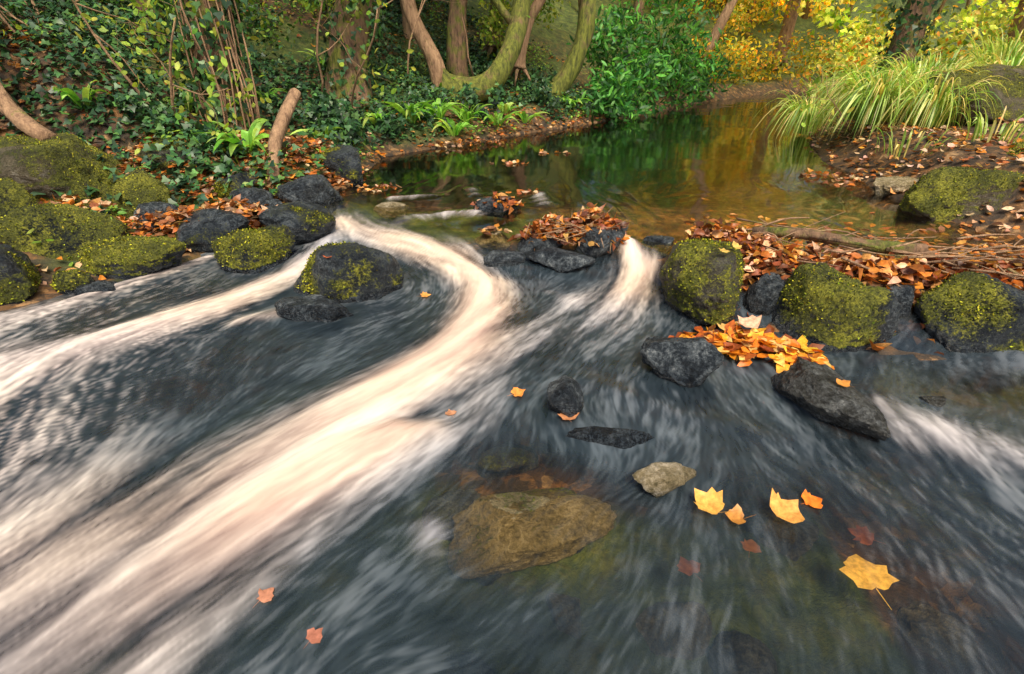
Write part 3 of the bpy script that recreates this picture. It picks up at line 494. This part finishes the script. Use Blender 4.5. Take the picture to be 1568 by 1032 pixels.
tree('hazel_tree',[(2.4,12.0,.8),(2.5,12,1.8),(2.7,12.2,4),(3,12.5,7)],.14,.06,seed=12,cols=GOLD+LIME,limbs=4,lm=M_gold)
tree('beech_tree',[(8.0,17.5,.8),(8.1,17.5,2.5),(8.0,17.8,5),(8.2,18,9)],.2,.1,M_barkp,seed=13,cols=GOLD+BRT,limbL=2.6,nl=20,sig=.55,leaf=(.14,.24),limbs=9,limb_from=.12,lm=M_gold)
tree('beech_tree',[(11.5,13.5,.9),(11.4,13.5,2.5),(11.2,13.8,5),(11,14,9)],.2,.1,M_barkp,seed=14,cols=BRT,limbL=2.6,nl=18,sig=.55,leaf=(.14,.24),limbs=7,limb_from=.2,lm=M_gold)
def sapling(name,base,d,L,r,seed,leafn=0,cols=OLV,mat=M_bark):
    rg=np.random.default_rng(seed); tb=[];tips=[]; grow(base,d,L,r,0,tb,tips,rg,.1); V,F=merge(tb); o=mk(name,V,F,mat)
    if leafn:
        T=np.array(tips); m=len(T)*leafn; leafobj('leaves',np.repeat(T,leafn,0)+rg.normal(0,.13,(m,3)),rdir(m,rg),unit(rg.normal(size=(m,3))+np.array([0,-.4,.8])),rg.uniform(.05,.09,m),pal(cols,m,rg),M_green,T_OVAL,parent=o)
for i,(b,d,L,ln) in enumerate([((-4.2,5.6,.8),(-.3,-.1,1),1.6,0),((-3.6,5.5,.7),(-.8,-.2,.9),1.6,2),((-3.1,5.0,.5),(-.3,-.3,1),1.3,4),((-3.0,4.9,.45),(.5,-.3,.9),1.1,4),((-5,5.9,1.2),(.5,-.3,.7),1.6,0),((-1.9,6.6,.4),(.1,-.2,1),1.5,3),((-1.5,8.2,.7),(.3,-.2,1),1.7,0),((-.6,8.9,.8),(-.4,-.2,1),1.6,0),((3.9,6.2,.3),(-.3,-.3,.5),.7,1),((-3.9,5.2,.7),(-.5,-.3,.8),1.5,3),((-2.3,6.8,.6),(.5,-.2,1),1.6,0)]):
    sapling('sapling',b,d,L,.015,50+i,ln,LIME+OLV,M_barkp)
tw=[]
for i in range(30):
    a=rng.uniform(0,6.28); q=np.array([-2.65+.2*math.cos(a),5.27+.2*math.sin(a),.3]); tw.append(tube(smoothpath([q+np.array([0,0,1.9]),q+rng.normal(0,.05,3)+np.array([0,0,1.1]),q+rng.normal(0,.06,3)+np.array([0,0,.5]),q],10),.008,5))
V,F=merge(tw); mk('ivy_stems',V,F,M_barkp)
# shrubs
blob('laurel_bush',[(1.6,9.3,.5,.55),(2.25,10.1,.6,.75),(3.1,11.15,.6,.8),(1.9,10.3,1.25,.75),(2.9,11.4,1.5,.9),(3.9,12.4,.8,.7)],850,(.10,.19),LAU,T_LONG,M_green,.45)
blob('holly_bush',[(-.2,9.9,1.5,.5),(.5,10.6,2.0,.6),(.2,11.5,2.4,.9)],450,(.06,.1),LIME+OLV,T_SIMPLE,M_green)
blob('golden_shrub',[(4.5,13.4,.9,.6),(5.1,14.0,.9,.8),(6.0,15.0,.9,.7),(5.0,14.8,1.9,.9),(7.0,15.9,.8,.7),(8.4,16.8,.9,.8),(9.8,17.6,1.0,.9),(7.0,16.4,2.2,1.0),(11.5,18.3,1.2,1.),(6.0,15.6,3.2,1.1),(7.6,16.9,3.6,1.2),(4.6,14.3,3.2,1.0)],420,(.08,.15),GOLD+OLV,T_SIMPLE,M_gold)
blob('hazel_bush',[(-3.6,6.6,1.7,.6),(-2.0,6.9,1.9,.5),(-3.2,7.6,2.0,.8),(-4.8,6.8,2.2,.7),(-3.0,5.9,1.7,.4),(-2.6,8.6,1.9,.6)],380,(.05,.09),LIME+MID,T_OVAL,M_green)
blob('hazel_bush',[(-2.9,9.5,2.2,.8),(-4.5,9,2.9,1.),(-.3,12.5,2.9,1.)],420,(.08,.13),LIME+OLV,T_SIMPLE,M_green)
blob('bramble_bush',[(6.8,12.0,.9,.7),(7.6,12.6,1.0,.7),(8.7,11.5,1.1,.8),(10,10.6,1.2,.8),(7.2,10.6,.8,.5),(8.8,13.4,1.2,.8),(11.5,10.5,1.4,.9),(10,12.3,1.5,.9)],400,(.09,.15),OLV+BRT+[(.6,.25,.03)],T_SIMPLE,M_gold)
# distant woodland
def wood(n,x0,x1,y0,y1,z1,cols,name,nl,size,rad,zp=1.3):
    x=rng.uniform(x0,x1,n); y=rng.uniform(y0,y1,n); dl,dr,i=bankd(x,y); k=(~i)&(np.minimum(dl,dr)>.6); x,y=x[k],y[k]; h=H(x,y); z=h+rng.random(len(x))**zp*z1+.3
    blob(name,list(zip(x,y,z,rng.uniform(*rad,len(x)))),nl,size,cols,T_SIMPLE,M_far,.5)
wood(65,-14,0,11.5,20,7,OLV+LIME,'woodland_foliage',110,(.16,.26),(.8,1.4),1.6)
wood(120,1,12,17,26,8,GOLD+OLV+BRT,'woodland_foliage',120,(.18,.3),(.8,1.5),1.4)
wood(120,9,32,12.5,30,8,BRT+LIME,'woodland_foliage',110,(.18,.32),(.8,1.5),1.4)
tb=[]
for i in range(75):
    x_=rng.uniform(-12,26); y_=rng.uniform(14,30)
    if inside(np.array([x_]),np.array([y_]))[0]: continue
    h=float(H([x_],[y_])[0]); l_=rng.normal(0,.12,2); r_=rng.uniform(.06,.15); tb.append(tube([(x_,y_,h-.2),(x_+l_[0]*3,y_+l_[1]*3,h+3),(x_+l_[0]*8,y_+l_[1]*8,h+9)],[r_,r_*.8,r_*.3],7))
V,F=merge(tb); mk('woodland_trunks',V,F,M_barkp)
# ------------------------------------------------------------------ sky, sun, camera
w=bpy.data.worlds.new('World'); scene.world=w; w.use_nodes=True; nt=w.node_tree; bg=nt.nodes['Background']; sky=nt.nodes.new('ShaderNodeTexSky'); sky.sky_type='NISHITA'; sky.sun_disc=False
el,az=math.radians(56),math.radians(165); sky.sun_elevation=el; sky.sun_rotation=az; sky.air_density=1.0; sky.dust_density=4.5; sky.ozone_density=.8
nt.links.new(sky.outputs[0],bg.inputs[0]); bg.inputs[1].default_value=.15
sd=Vector((math.sin(az)*math.cos(el),math.cos(az)*math.cos(el),math.sin(el)))
l=bpy.data.lights.new('sun','SUN'); l.energy=4.2; l.angle=math.radians(25); l.color=(1,.88,.70); lo=bpy.data.objects.new('sun',l); scene.collection.objects.link(lo); lo.rotation_euler=sd.to_track_quat('Z','Y').to_euler()
cam=bpy.data.cameras.new('camera'); cam.lens=18; cam.sensor_width=36; cam.clip_end=600; cam.clip_start=.02; co=bpy.data.objects.new('camera',cam); scene.collection.objects.link(co); co.location=(0,0,1.2); co.rotation_euler=(math.radians(90-29.6),0,0); scene.camera=co
scene.view_settings.view_transform='Standard'; scene.view_settings.look='None'; scene.view_settings.exposure=0
